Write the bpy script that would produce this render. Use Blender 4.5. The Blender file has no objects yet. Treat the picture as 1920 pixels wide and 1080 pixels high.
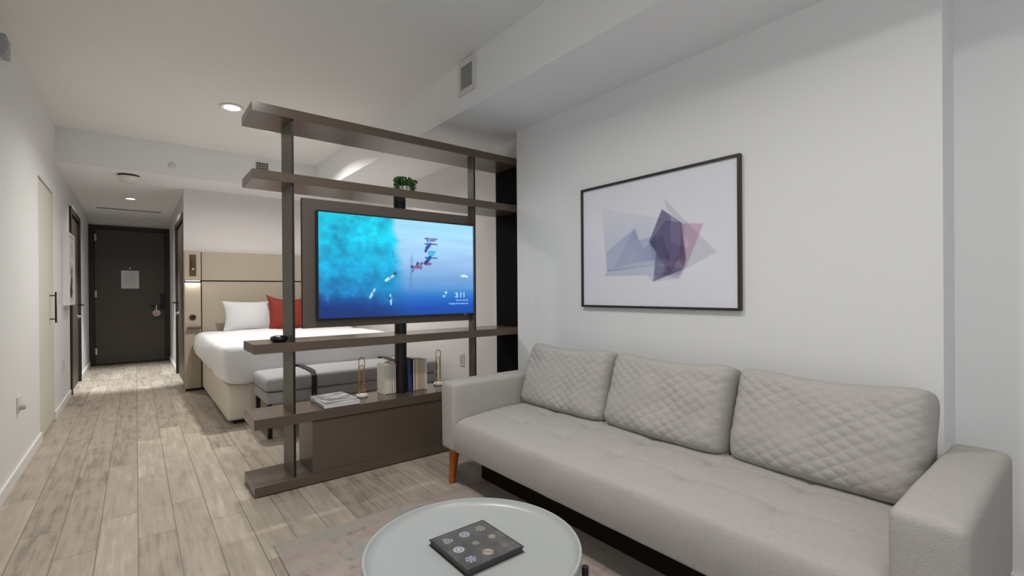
import bpy, bmesh, math, random
import numpy as np
from mathutils import Vector, Matrix, noise
PI = math.pi
random.seed(7)
SC = bpy.context.scene
COL = SC.collection

# ------------------------------------------------------------------ camera
CAMH = 1.10
FPX, CX, CY = 885.0, 960.0, 550.0
def _cam():
    d1 = np.array([(255 - CX) / FPX, (553 - CY) / FPX, 1.]); d1 /= np.linalg.norm(d1)
    d2 = np.array([(2070 - CX) / FPX, (540 - CY) / FPX, 1.]); d2 -= d2.dot(d1) * d1; d2 /= np.linalg.norm(d2)
    d3 = np.cross(d2, d1)
    R = np.array([d2, d1, d3])
    cd = bpy.data.cameras.new('camera'); co = bpy.data.objects.new('camera', cd); COL.objects.link(co)
    m = Matrix(((R[0, 0], -R[0, 1], -R[0, 2]), (R[1, 0], -R[1, 1], -R[1, 2]), (R[2, 0], -R[2, 1], -R[2, 2]))).to_4x4()
    m.translation = (0, 0, CAMH)
    co.matrix_world = m
    cd.sensor_width = 36; cd.lens = 36 * FPX / 1920
    cd.shift_y = (CY - 540) / 1920
    cd.clip_start = .05
    SC.camera = co
_cam()

# ------------------------------------------------------------------ world, exposure, big lights
SC.view_settings.view_transform = 'Standard'; SC.view_settings.look = 'None'
SC.view_settings.gamma = 1; SC.view_settings.use_curve_mapping = False
SC.view_settings.exposure = 0.06
W = bpy.data.worlds.new('world'); SC.world = W; W.use_nodes = True
W.node_tree.nodes['Background'].inputs[0].default_value = (.80, .88, .97, 1)
W.node_tree.nodes['Background'].inputs[1].default_value = .6

def area(name, loc, rot, sx, sy, power, col, shape='RECTANGLE', spread=PI):
    l = bpy.data.lights.new(name, 'AREA'); l.shape = shape; l.size = sx
    if shape in ('RECTANGLE', 'ELLIPSE'): l.size_y = sy
    l.energy = power; l.color = col; l.spread = spread
    o = bpy.data.objects.new(name, l); COL.objects.link(o); o.location = loc; o.rotation_euler = rot
    return o
WIN_X0, WIN_X1, WIN_Z0, WIN_Z1, WIN_Y = -.35, 2.15, .25, 2.4, -1.8
area('window_daylight', ((WIN_X0 + WIN_X1) / 2, WIN_Y + .06, (WIN_Z0 + WIN_Z1) / 2), (PI / 2, 0, 0), WIN_X1 - WIN_X0 - .1, WIN_Z1 - WIN_Z0 - .1, 3, (.95, .97, 1.0))
WIN2 = (-1.65, -.35)
area('side_window_daylight', (-.57 + .05, sum(WIN2) / 2, (WIN_Z0 + WIN_Z1) / 2), (PI / 2, 0, -PI / 2), WIN2[1] - WIN2[0] - .1, WIN_Z1 - WIN_Z0 - .1, 12, (.97, .99, 1.0))
# ceiling downlights: fixture + lamp, the last one an added bedroom fill  (x, y, z, power)
DOWN = [(.633, 4.50, 2.65, 6), (.62, 1.75, 2.65, 17), (.92, .3, 2.65, 10.5), (-.045, 7.62, 2.315, 10), (1.00, 4.86, 2.65, 29)]
WARM = (1.0, .965, .925)

# ------------------------------------------------------------------ materials
def lin(c):
    if isinstance(c, str): c = [int(c[i:i + 2], 16) / 255 for i in (0, 2, 4)]
    return tuple(x / 12.92 if x <= .04045 else ((x + .055) / 1.055) ** 2.4 for x in c)
MATS = {}
def mat(name, col, rough=.6, metal=0., spec=.5, var=.04, vscale=6., bump=0., bscale=80., emit=0., coat=0., stretch=(1, 1, 1), trans=0.):
    if name in MATS: return MATS[name]
    m = bpy.data.materials.new(name); m.use_nodes = True; MATS[name] = m
    nt = m.node_tree; n = nt.nodes; L = nt.links; b = n['Principled BSDF']
    c = lin(col)
    b.inputs['Roughness'].default_value = rough; b.inputs['Metallic'].default_value = metal
    b.inputs['Specular IOR Level'].default_value = spec; b.inputs['Coat Weight'].default_value = coat
    b.inputs['Transmission Weight'].default_value = trans
    tc = n.new('ShaderNodeTexCoord'); mp = n.new('ShaderNodeMapping'); L.new(tc.outputs['Object'], mp.inputs[0])
    mp.inputs['Scale'].default_value = stretch
    nz = n.new('ShaderNodeTexNoise'); nz.inputs['Scale'].default_value = vscale; nz.inputs['Detail'].default_value = 4; L.new(mp.outputs[0], nz.inputs[0])
    mx = n.new('ShaderNodeMix'); mx.data_type = 'RGBA'
    mx.inputs[6].default_value = (*[max(0, v * (1 - var)) for v in c], 1); mx.inputs[7].default_value = (*[min(1, v * (1 + var)) for v in c], 1)
    L.new(nz.outputs['Fac'], mx.inputs[0]); L.new(mx.outputs[2], b.inputs['Base Color'])
    if bump:
        n2 = n.new('ShaderNodeTexNoise'); n2.inputs['Scale'].default_value = bscale; n2.inputs['Detail'].default_value = 3; L.new(mp.outputs[0], n2.inputs[0])
        bp = n.new('ShaderNodeBump'); bp.inputs['Strength'].default_value = bump; bp.inputs['Distance'].default_value = .004
        L.new(n2.outputs['Fac'], bp.inputs['Height']); L.new(bp.outputs[0], b.inputs['Normal'])
    if emit:
        b.inputs['Emission Color'].default_value = (*c, 1); b.inputs['Emission Strength'].default_value = emit
    return m
def vmat(name, rough=.5, emit=0.):
    m = bpy.data.materials.new(name); m.use_nodes = True; nt = m.node_tree; n = nt.nodes; L = nt.links; b = n['Principled BSDF']
    a = n.new('ShaderNodeAttribute'); a.attribute_name = 'Col'
    if emit:
        b.inputs['Base Color'].default_value = (.01, .01, .012, 1); b.inputs['Roughness'].default_value = .25
        L.new(a.outputs['Color'], b.inputs['Emission Color']); b.inputs['Emission Strength'].default_value = emit
    else:
        L.new(a.outputs['Color'], b.inputs['Base Color']); b.inputs['Roughness'].default_value = rough
    return m
M_wall = mat('white_wall_paint', 'e6e6e6', .85, var=.01, bump=.03, bscale=200)
M_wallL = mat('left_wall_paint', 'e2e4e2', .85, var=.01, bump=.03, bscale=200)
M_wallH = mat('bedroom_wall_paint', 'e0dcda', .85, var=.01, bump=.03, bscale=200)
M_ceil = mat('ceiling_paint', 'ecebe7', .9, var=.01)
M_soff = mat('soffit_paint', 'f0f0f1', .88, var=.01)
M_base = mat('baseboard_paint', 'e8e7e4', .5, var=.01)
M_closet = mat('closet_paint', 'd4d2c8', .6, var=.01)
M_brown = mat('brown_lacquer', '5c5045', .22, var=.05, vscale=3, spec=.5)
M_board = mat('tv_panel_lacquer', '5c524b', .4, var=.04, vscale=3)
M_postm = mat('post_lacquer', '5a5248', .42, var=.04, vscale=3)
M_black = mat('matt_black', '0c0c0d', .45)
M_blackg = mat('gloss_black', '0b0b0e', .12, spec=.6)
M_dark = mat('dark_door_stain', '433b34', .42, var=.12, vscale=4, stretch=(14, 14, 1))
M_darkf = mat('dark_door_frame', '1b1715', .45, var=.1, vscale=4, stretch=(10, 10, 1))
M_walnut = mat('walnut_door', '4b4035', .45, var=.2, vscale=5, stretch=(12, 12, 1))
M_bronze = mat('bronze', '6b5648', .35, metal=.8)
M_steel = mat('brushed_steel', 'c4c0ba', .3, metal=.9)
M_gold = mat('brass_wire', 'c9a868', .25, metal=1.)
M_marble = mat('white_marble', 'e6e0d8', .3, var=.1, vscale=30)
M_fab = mat('headboard_fabric', 'b2a796', .85, var=.05, vscale=3, bump=.15, bscale=400)
M_fabs = mat('bed_base_fabric', 'e2d9c9', .85, var=.04, bump=.2, bscale=350)
M_sofa = mat('sofa_fabric', 'b3afaa', 1., var=.07, vscale=60, bump=.6, bscale=330, spec=.08)
M_linen = mat('white_linen', 'efeff1', .85, var=.015, bump=.1, bscale=30, spec=.2)
M_pil = mat('pillow_linen', 'cfcfd0', .85, var=.015, bump=.1, bscale=25, spec=.2)
M_rust = mat('rust_velvet', '7d210d', .75, var=.2, vscale=8)
M_bench = mat('bench_wool', 'a6a6a8', .9, var=.06, vscale=40, bump=.3, bscale=300)
M_leather = mat('black_leather', '1c1a19', .45)
M_oak = mat('orange_wood', 'a45a20', .38, var=.2, vscale=5, stretch=(20, 20, 2))
M_table = mat('table_white', 'a6aaa9', .35, var=.01)
M_white = mat('white_plastic', 'dddcd8', .4, var=.01)
M_lamp = mat('lamp_lens', 'fff6e6', .4, emit=14.)
M_led = mat('led_strip', 'fff3dd', .4, emit=2.5)

# ------------------------------------------------------------------ object helpers
def props(o, label=None, cat=None, group=None, kind=None):
    if label: o['label'] = label
    if cat: o['category'] = cat
    if group: o['group'] = group
    if kind: o['kind'] = kind
    return o
def thing(name, label, cat, loc=(0, 0, 0), group=None, kind=None):
    o = bpy.data.objects.new(name, None); COL.objects.link(o); o.location = loc; o.empty_display_size = .05
    return props(o, label, cat, group, kind)
def root_off(p):
    while p.parent: p = p.parent
    return Vector(p.location) if p.rotation_euler.z == 0 else Vector((0, 0, 0))
def obj(name, bm, m, parent=None, label=None, cat=None, group=None, kind=None, smooth=False, local=False, autos=None):
    me = bpy.data.meshes.new(name); bm.normal_update(); bm.to_mesh(me); bm.free()
    o = bpy.data.objects.new(name, me); COL.objects.link(o)
    if m: me.materials.append(m)
    if parent:
        o.parent = parent
        if not local:
            me.transform(Matrix.Translation(-root_off(parent)))
    elif not local:
        co = np.empty(len(me.vertices) * 3); me.vertices.foreach_get('co', co); co = co.reshape(-1, 3)
        mn, mxx = co.min(0), co.max(0)
        b = Vector(((mn[0] + mxx[0]) / 2, (mn[1] + mxx[1]) / 2, mn[2]))
        me.transform(Matrix.Translation(-b)); o.location = b
    if smooth:
        for p in me.polygons: p.use_smooth = True
    if autos:
        try: me.set_sharp_from_angle(angle=math.radians(autos))
        except Exception: pass
    return props(o, label, cat, group, kind)
def bx(bm, x0, x1, y0, y1, z0, z1, bev=0., seg=2):
    r = bmesh.ops.create_cube(bm, size=1.)
    vs = r['verts']
    bmesh.ops.scale(bm, vec=(abs(x1 - x0), abs(y1 - y0), abs(z1 - z0)), verts=vs)
    bmesh.ops.translate(bm, vec=((x0 + x1) / 2, (y0 + y1) / 2, (z0 + z1) / 2), verts=vs)
    if bev:
        es = list({e for v in vs for e in v.link_edges})
        bmesh.ops.bevel(bm, geom=es, offset=bev, segments=seg, affect='EDGES', profile=.5)
    return bm
def box(name, x0, x1, y0, y1, z0, z1, m, parent=None, bev=.002, seg=2, **k):
    return obj(name, bx(bmesh.new(), x0, x1, y0, y1, z0, z1, bev, seg), m, parent, **k)
def boxes(lst, bev=0.):
    bm = bmesh.new()
    for b in lst: bx(bm, *b, bev)
    return bm
def struct(name, bm, m, label=None):
    return obj(name, bm, m, kind='structure', label=label)
def lathe(bm, prof, c=(0, 0, 0), n=48, ax='z', closed=False):
    rings = []
    for r, h in prof:
        ring = []
        for i in range(n):
            a = 2 * PI * i / n
            if ax == 'z': p = (c[0] + r * math.cos(a), c[1] + r * math.sin(a), c[2] + h)
            elif ax == 'y': p = (c[0] + r * math.cos(a), c[1] + h, c[2] + r * math.sin(a))
            else: p = (c[0] + h, c[1] + r * math.cos(a), c[2] + r * math.sin(a))
            ring.append(bm.verts.new(p))
        rings.append(ring)
    for a, b in zip(rings, rings[1:]):
        for i in range(n): bm.faces.new((a[i], a[(i + 1) % n], b[(i + 1) % n], b[i]))
    if prof[0][0] > 1e-6: bm.faces.new(rings[0][::-1])
    if prof[-1][0] > 1e-6: bm.faces.new(rings[-1])
    bmesh.ops.recalc_face_normals(bm, faces=bm.faces)
    return bm
def tube(bm, pts, r, n=8, r1=None, cap=True):
    pts = [Vector(p) for p in pts]; rings = []
    up = None
    for i, p in enumerate(pts):
        t = (pts[min(i + 1, len(pts) - 1)] - pts[max(i - 1, 0)]).normalized()
        if up is None:
            up = Vector((0, 0, 1)) if abs(t.z) < .9 else Vector((1, 0, 0))
        s = t.cross(up).normalized(); up = s.cross(t).normalized()
        rr = r if r1 is None else r + (r1 - r) * i / (len(pts) - 1)
        rings.append([bm.verts.new(p + (s * math.cos(2 * PI * k / n) + up * math.sin(2 * PI * k / n)) * rr) for k in range(n)])
    for a, b in zip(rings, rings[1:]):
        for i in range(n): bm.faces.new((a[i], a[(i + 1) % n], b[(i + 1) % n], b[i]))
    if cap: bm.faces.new(rings[0][::-1]); bm.faces.new(rings[-1])
    bmesh.ops.recalc_face_normals(bm, faces=bm.faces)
    return bm
def grid_faces(bm, V):
    for a, b in zip(V, V[1:]):
        for i in range(len(a) - 1): bm.faces.new((a[i], a[i + 1], b[i + 1], b[i]))
def pillow(w, h, t, p=4., q=2.2, nx=60, ny=40, disp=None, pinch=0., rc=2.0, sag=0.):
    """cushion in local frame: x width, y thickness (front is -y), z height from 0"""
    bm = bmesh.new(); F = []; B = []
    for j in range(ny + 1):
        rowf, rowb = [], []
        r = -math.cos(PI * j / ny) if p < 3 else -1 + 2 * j / ny
        r = -1 + 2 * (j / ny)
        r = math.copysign(abs(r) ** .8, r)
        for i in range(nx + 1):
            s = -1 + 2 * i / nx
            s = math.copysign(abs(s) ** .8, s)
            T = (max(0, 1 - abs(s) ** p) * max(0, 1 - abs(r) ** p)) ** (1 / q)
            # outline: rounded or eared
            ex = 1 - pinch * (1 - abs(r) ** 2) * abs(s) ** 3 if pinch else 1
            ez = 1 - pinch * (1 - abs(s) ** 2) * abs(r) ** 3 if pinch else 1
            if rc:
                cc = (abs(s) * abs(r)) ** 6 * rc / 100
                ex -= cc; ez -= cc * w / h
            x = s * w / 2 * ex; z = h / 2 + r * h / 2 * ez
            z -= sag * (1 - s * s) * max(0, r) ** 2
            d = disp(s * w / 2, r * h / 2) * min(1, T * 1.5) if disp else 0
            edge = i in (0, nx) or j in (0, ny)
            vf = bm.verts.new((x, -t / 2 * T - d, z)); rowf.append(vf)
            rowb.append(vf if edge else bm.verts.new((x, t / 2 * T, z)))
        F.append(rowf); B.append(rowb)
    grid_faces(bm, F)
    for a, b in zip(B, B[1:]):
        for i in range(len(a) - 1):
            q4 = (a[i], b[i], b[i + 1], a[i + 1])
            if len(set(q4)) >= 3:
                try: bm.faces.new(q4)
                except ValueError: pass
    bmesh.ops.recalc_face_normals(bm, faces=bm.faces)
    return bm
def raster(name, origin, ux, uy, nx, ny, colfn, m, parent=None, local=False, **k):
    """flat printed surface: colfn(S,T)->rgb (sRGB 0..1), S right, T up"""
    S, T = np.meshgrid((np.arange(nx + 1)) / nx, (np.arange(ny + 1)) / ny)
    rgb = np.clip(colfn(S, T), 0, 1); rgb = np.where(rgb <= .04045, rgb / 12.92, ((rgb + .055) / 1.055) ** 2.4)
    o3 = np.array(origin, float); ux = np.array(ux, float); uy = np.array(uy, float)
    co = (o3 + S[..., None] * ux + T[..., None] * uy).reshape(-1, 3)
    idx = np.arange((nx + 1) * (ny + 1)).reshape(ny + 1, nx + 1)
    fc = np.stack([idx[:-1, :-1], idx[:-1, 1:], idx[1:, 1:], idx[1:, :-1]], -1).reshape(-1, 4)
    me = bpy.data.meshes.new(name)
    off = np.array(root_off(parent)) if parent is not None and not local else np.zeros(3)
    me.from_pydata((co - off).tolist(), [], fc.tolist())
    a = me.color_attributes.new('Col', 'FLOAT_COLOR', 'POINT')
    a.data.foreach_set('color', np.concatenate([rgb.reshape(-1, 3), np.ones(((nx + 1) * (ny + 1), 1))], 1).astype(np.float32).ravel())
    me.materials.append(m); me.update()
    o = bpy.data.objects.new(name, me); COL.objects.link(o)
    if parent: o.parent = parent
    return props(o, **k)
def copy_tree(o, parent=None):
    c = o.copy(); COL.objects.link(c); c.parent = parent
    for ch in list(o.children): copy_tree(ch, c)
    return c
def vnoise(S, T, seed, oct=4):
    rng = np.random.RandomState(seed); out = np.zeros_like(S); amp = 1.; tot = 0
    for k in range(oct):
        g = rng.rand(66, 66); x = S * 1.0 * 2 ** k % 64; y = T * 1.0 * 2 ** k % 64
        xi = x.astype(int); yi = y.astype(int); fx = x - xi; fy = y - yi; fx = fx * fx * (3 - 2 * fx); fy = fy * fy * (3 - 2 * fy)
        v = (g[yi, xi] * (1 - fx) + g[yi, xi + 1] * fx) * (1 - fy) + (g[yi + 1, xi] * (1 - fx) + g[yi + 1, xi + 1] * fx) * fy
        out += v * amp; tot += amp; amp *= .5
    return out / tot
def poly_mask(S, T, pts, soft=.004):
    d = np.full_like(S, 1e9); inside = np.zeros(S.shape, bool); n = len(pts)
    for i in range(n):
        x0, y0 = pts[i]; x1, y1 = pts[(i + 1) % n]
        dx, dy = x1 - x0, y1 - y0; t = np.clip(((S - x0) * dx + (T - y0) * dy) / (dx * dx + dy * dy + 1e-12), 0, 1)
        d = np.minimum(d, np.hypot(S - x0 - t * dx, T - y0 - t * dy))
        cond = ((y0 > T) != (y1 > T)) & (S < (x1 - x0) * (T - y0) / (y1 - y0 + 1e-12) + x0)
        inside ^= cond
    return np.clip(.5 + np.where(inside, d, -d) / soft, 0, 1)

# ------------------------------------------------------------------ setting
XL, XE, ZC, ZB, YB = -.57, 2.265, 2.65, 2.315, 5.95
YH, YD, XHR = 6.56, 9.79, .445      # head wall, entry wall, hall right wall
def floor_mat():
    m = bpy.data.materials.new('plank_floor'); m.use_nodes = True; nt = m.node_tree; n = nt.nodes; L = nt.links; b = n['Principled BSDF']
    tc = n.new('ShaderNodeTexCoord'); sp = n.new('ShaderNodeSeparateXYZ'); cb = n.new('ShaderNodeCombineXYZ')
    L.new(tc.outputs['Generated'], sp.inputs[0])
    gm = n.new('ShaderNodeNewGeometry'); L.new(gm.outputs['Position'], sp.inputs[0])
    L.new(sp.outputs['Y'], cb.inputs['X']); L.new(sp.outputs['X'], cb.inputs['Y'])
    mp = n.new('ShaderNodeMapping'); mp.inputs['Location'].default_value = (20.35, 14., 0); L.new(cb.outputs[0], mp.inputs[0])
    br = n.new('ShaderNodeTexBrick'); L.new(mp.outputs[0], br.inputs[0])
    br.offset = .37; br.offset_frequency = 2; br.squash = 1
    br.inputs['Scale'].default_value = 1; br.inputs['Brick Width'].default_value = .9; br.inputs['Row Height'].default_value = .14
    br.inputs['Mortar Size'].default_value = .0022; br.inputs['Mortar Smooth'].default_value = .3
    br.inputs['Color1'].default_value = (0, 0, 0, 1); br.inputs['Color2'].default_value = (1, 1, 1, 1); br.inputs['Mortar'].default_value = (.5, .5, .5, 1)
    # grain stretched along the plank
    m2 = n.new('ShaderNodeMapping'); m2.inputs['Scale'].default_value = (3.2, 44, 1); L.new(cb.outputs[0], m2.inputs[0])
    ad = n.new('ShaderNodeVectorMath'); ad.operation = 'ADD'; L.new(m2.outputs[0], ad.inputs[0])
    sc = n.new('ShaderNodeVectorMath'); sc.operation = 'SCALE'; sc.inputs[3].default_value = 7.3; L.new(br.outputs['Color'], sc.inputs[0]); L.new(sc.outputs[0], ad.inputs[1])
    g = n.new('ShaderNodeTexNoise'); g.inputs['Scale'].default_value = 1.; g.inputs['Detail'].default_value = 6; g.inputs['Roughness'].default_value = .65; L.new(ad.outputs[0], g.inputs[0])
    m3 = n.new('ShaderNodeMapping'); m3.inputs['Scale'].default_value = (5, 17, 1); L.new(cb.outputs[0], m3.inputs[0])
    g2 = n.new('ShaderNodeTexNoise'); g2.inputs['Scale'].default_value = 1.; g2.inputs['Detail'].default_value = 5; L.new(m3.outputs[0], g2.inputs[0])
    def mixf(a, bb, f):
        x = n.new('ShaderNodeMix'); x.data_type = 'FLOAT'; x.inputs[0].default_value = f; L.new(a, x.inputs[2]); L.new(bb, x.inputs[3]); return x.outputs[0]
    v = mixf(g.outputs['Fac'], g2.outputs['Fac'], .4)
    sx = n.new('ShaderNodeSeparateColor'); L.new(br.outputs['Color'], sx.inputs[0])
    v = mixf(v, sx.outputs[0], .16)
    cr = n.new('ShaderNodeValToRGB'); L.new(v, cr.inputs[0]); e = cr.color_ramp.elements
    e[0].position = .30; e[0].color = (*lin('766b61'), 1); e[1].position = .70; e[1].color = (*lin('cdc2b3'), 1)
    e2 = e.new(.45); e2.color = (*lin('a69a8c'), 1); e3 = e.new(.58); e3.color = (*lin('b6aa9b'), 1)
    mx = n.new('ShaderNodeMix'); mx.data_type = 'RGBA'; L.new(br.outputs['Fac'], mx.inputs[0]); L.new(cr.outputs[0], mx.inputs[6]); mx.inputs[7].default_value = (*lin('7d7269'), 1)
    L.new(mx.outputs[2], b.inputs['Base Color']); b.inputs['Roughness'].default_value = .42; b.inputs['Specular IOR Level'].default_value = .4
    bp = n.new('ShaderNodeBump'); bp.inputs['Strength'].default_value = .25; bp.inputs['Distance'].default_value = .002; bp.invert = True
    L.new(br.outputs['Fac'], bp.inputs['Height']); L.new(bp.outputs[0], b.inputs['Normal'])
    return m
struct('floor', boxes([(XL - .1, 2.65, WIN_Y - .1, YD + .1, -.1, 0)]), floor_mat(), 'floor of pale grey-brown wood-look planks running down the hall')
struct('ceiling', boxes([(XL - .1, 1.72, WIN_Y - .1, YB, ZC, ZC + .1)]), M_ceil, 'flat off-white ceiling')
struct('trim_1', boxes([(1.72, 2.65, WIN_Y - .1, YH, ZB, ZC + .1)]), M_soff, 'long boxed white soffit above the sofa')
struct('trim_2', boxes([(XL - .1, 1.72, YB, YD + .1, ZB, ZC + .1)]), M_soff, 'lowered white ceiling over the entry hall and bed head')
# left wall with two door openings
CD = (4.98, 5.78, 2.01)   # closet door
LD = (7.08, 8.22, 2.09)   # dark left door
t = -.67
struct('wall_left', boxes([(t, XL, WIN_Y - .1, WIN2[0], 0, ZC), (t, XL, WIN2[0], WIN2[1], 0, WIN_Z0), (t, XL, WIN2[0], WIN2[1], WIN_Z1, ZC), (t, XL, WIN2[1], CD[0], 0, ZC), (t, XL, CD[0], CD[1], CD[2], ZC), (t, XL, CD[1], LD[0], 0, ZC), (t, XL, LD[0], LD[1], LD[2], ZC), (t, XL, LD[1], YD + .1, 0, ZC), (t - .05, t, CD[0] - .1, YD + .1, 0, ZC)]), M_wallL, 'long white left wall')
struct('wall_entry', boxes([(XL, XHR, YD, YD + .1, 2.2, ZB), (XL, 2.5, YD + .06, YD + .12, 0, ZB)]), M_wallH)
RD = (6.66, 8.12, 2.07)
struct('wall_hall', boxes([(XHR, XHR + .1, YH + .1, RD[0], 0, ZB), (XHR, XHR + .1, RD[0], RD[1], RD[2], ZB), (XHR, XHR + .1, RD[1], YD + .1, 0, ZB), (XHR + .1, XHR + .15, YH + .1, YD + .1, 0, ZB)]), M_wallH)
struct('wall_bed', boxes([(XHR - .012, 2.5, YH, YH + .1, 0, ZB)]), M_wallH, 'white wall above the headboard')
struct('wall_right', boxes([(2.37, 2.5, 2.775, YH, 0, ZB)]), M_wallH, 'bedroom right wall')
struct('wall_sofa', boxes([(XE, 2.55, .36, 2.775, 0, ZB)]), M_wall, 'white projecting wall behind the sofa')
struct('wall_recess', boxes([(2.47, 2.6, WIN_Y - .1, .36, 0, ZB)]), M_wall, 'white wall set back beyond the sofa wall')
y0, y1 = WIN_Y - .1, WIN_Y
struct('wall_window', boxes([(XL, WIN_X0, y0, y1, 0, ZC), (WIN_X1, 2.47, y0, y1, 0, ZB), (WIN_X0, WIN_X1, y0, y1, 0, WIN_Z0), (WIN_X0, WIN_X1, y0, y1, WIN_Z1, ZC)]), M_wall)
w = struct('window_1', boxes([(WIN_X0, WIN_X1, y0 + .02, y0 + .07, WIN_Z0, WIN_Z0 + .05), (WIN_X0, WIN_X1, y0 + .02, y0 + .07, WIN_Z1 - .05, WIN_Z1), (WIN_X0, WIN_X0 + .05, y0 + .02, y0 + .07, WIN_Z0, WIN_Z1), (WIN_X1 - .05, WIN_X1, y0 + .02, y0 + .07, WIN_Z0, WIN_Z1), (.88, .92, y0 + .02, y0 + .07, WIN_Z0, WIN_Z1)]), M_black)
M_glass = mat('window_glass', 'ffffff', .0, var=0, trans=1.)
obj('pane', bx(bmesh.new(), WIN_X0 + .05, WIN_X1 - .05, y0 + .04, y0 + .046, WIN_Z0 + .05, WIN_Z1 - .05), M_glass, w)
a0, a1 = WIN2
w2 = struct('window_2', boxes([(-.64, -.60, a0, a1, WIN_Z0, WIN_Z0 + .05), (-.64, -.60, a0, a1, WIN_Z1 - .05, WIN_Z1), (-.64, -.60, a0, a0 + .05, WIN_Z0, WIN_Z1), (-.64, -.60, a1 - .05, a1, WIN_Z0, WIN_Z1)]), M_black)
obj('pane', bx(bmesh.new(), -.622, -.616, a0 + .05, a1 - .05, WIN_Z0 + .05, WIN_Z1 - .05), M_glass, w2)
# baseboards
bh, bt = .075, .014
struct('baseboard_left', boxes([(XL, XL + bt, WIN_Y, CD[0], 0, bh), (XL, XL + bt, CD[1], LD[0] - .07, 0, bh), (XL, XL + bt, LD[1] + .07, YD - .03, 0, bh)], .003), M_base)
struct('baseboard_hall', boxes([(XHR - bt, XHR, RD[1] + .06, YD - .03, 0, bh)], .003), M_base)
struct('baseboard_sofa', boxes([(XE - bt, XE, .36, 2.775, 0, bh)], .003), M_base)
struct('baseboard_right', boxes([(2.37 - bt, 2.37, 3.2, 6.4, 0, bh)], .003), M_base)
struct('baseboard_recess', boxes([(2.47 - bt, 2.47, WIN_Y, .36, 0, bh)], .003), M_base)

# doors ---------------------------------------------------------------
d = thing('door_1', 'dark brown entry door at the far end of the hall', None, ((XL + XHR) / 2, YD, 0), kind='structure')
fx0, fx1 = XL + .004, XHR - .004
obj('door_frame', boxes([(fx0, fx0 + .062, YD - .035, YD + .05, 0, 2.196), (fx1 - .062, fx1, YD - .035, YD + .05, 0, 2.196), (fx0 + .062, fx1 - .062, YD - .035, YD + .05, 2.135, 2.196)], .003), M_darkf, d)
leaf = box('door_leaf', fx0 + .064, fx1 - .064, YD - .005, YD + .04, .02, 2.132, M_dark, d, .002)
box('threshold', fx0 + .06, fx1 - .06, YD - .03, YD + .04, 0, .018, M_darkf, d)
for z in (.22, 1.12, 2.0):
    bm = bmesh.new(); lathe(bm, [(.009, -.05), (.009, .05)], (fx0 + .066, YD - .014, z), 12); bx(bm, fx0 + .064, fx0 + .088, YD - .012, YD - .006, z - .05, z + .05)
    obj('hinge', bm, M_steel, d, label='silver hinge')
bm = bmesh.new(); bx(bm, .315, .37, YD - .022, YD - .006, .86, 1.12, .004)
lk = obj('lock_plate', bm, M_black, d)
bm = bmesh.new(); tube(bm, [(.34, YD - .02, .915), (.34, YD - .07, .915), (.30, YD - .075, .915), (.18, YD - .075, .915)], .010, 10)
obj('door_handle', bm, M_black, d, smooth=True)
obj('peephole', lathe(bmesh.new(), [(.012, 0), (.012, -.006), (.006, -.008)], (-.072, YD - .006, 1.53), 20, 'y'), M_steel, d)
def paper_fn(S, T):
    g = np.ones(S.shape) * .80
    for k in range(10):
        ty = .86 - k * .085; wd = (.3 if k == 0 else .38 - .04 * (k % 3)) * (1 if k < 8 else .5)
        dash = (vnoise(S * 60, T * 0 + k * 3.1, 5 + k, 1) > .35)
        g = np.where((abs(T - ty) < .012) & (abs(S - .5) < wd) & dash, .62, g)
    return np.stack([g, g, g * 1.01], -1)
M_print = vmat('printed_paper', .6)
pn = thing('paper_notice', 'white printed sheet fixed to the dark entry door', 'notice', (-.07, YD - .008, 1.2))
box('backing', -.183, .041, YD - .0085, YD - .0055, 1.203, 1.492, M_white, pn, .0005)
raster('printed_face', (-.183, YD - .009, 1.203), (.224, 0, 0), (0, 0, .289), 110, 140, paper_fn, M_print, pn)
def tag_fn(S, T):
    c = np.zeros(S.shape + (3,)); c[...] = (.80, .76, .72)
    c[T < .47] = (.78, .58, .56)
    m = (vnoise(S * 26, T * 26, 3, 2) > .58) & (abs(T - .62) < .22); c[m] = (.55, .48, .46)
    m = (abs(T - .47) < .02); c[m] = (.4, .3, .3)
    return c
tg = thing('door_hanger', 'round pink and white card tag hanging on the entry door handle', 'tag', (.262, YD - .09, .74))
bm = lathe(bmesh.new(), [(.052, 0), (.052, .002)], (.262, YD - .088, .80), 40, 'y')
bx(bm, .256, .268, YD - .088, YD - .086, .84, .93)
obj('card', bm, M_white, tg)
# printed disc
bm = bmesh.new()
ring = []
nr = 14; na = 48; cen = None
vs = []
for i in range(nr + 1):
    vs.append([bm.verts.new((.262 + .05 * i / nr * math.cos(2 * PI * k / na), YD - .0885, .80 + .05 * i / nr * math.sin(2 * PI * k / na))) for k in range(na)])
for a, b in zip(vs, vs[1:]):
    for k in range(na): bm.faces.new((a[k], a[(k + 1) % na], b[(k + 1) % na], b[k]))
bm.faces.new(vs[0])
o = obj('printed_face', bm, M_print, tg)
me = o.data; S = np.array([(v.co.x) / .1 + .5 for v in me.vertices]); T = np.array([(v.co.z - .06) / .1 + .5 for v in me.vertices])
rgb = tag_fn(S, T); a = me.color_attributes.new('Col', 'FLOAT_COLOR', 'POINT')
a.data.foreach_set('color', np.concatenate([rgb ** 2.2, np.ones((len(S), 1))], 1).astype(np.float32).ravel())

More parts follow.
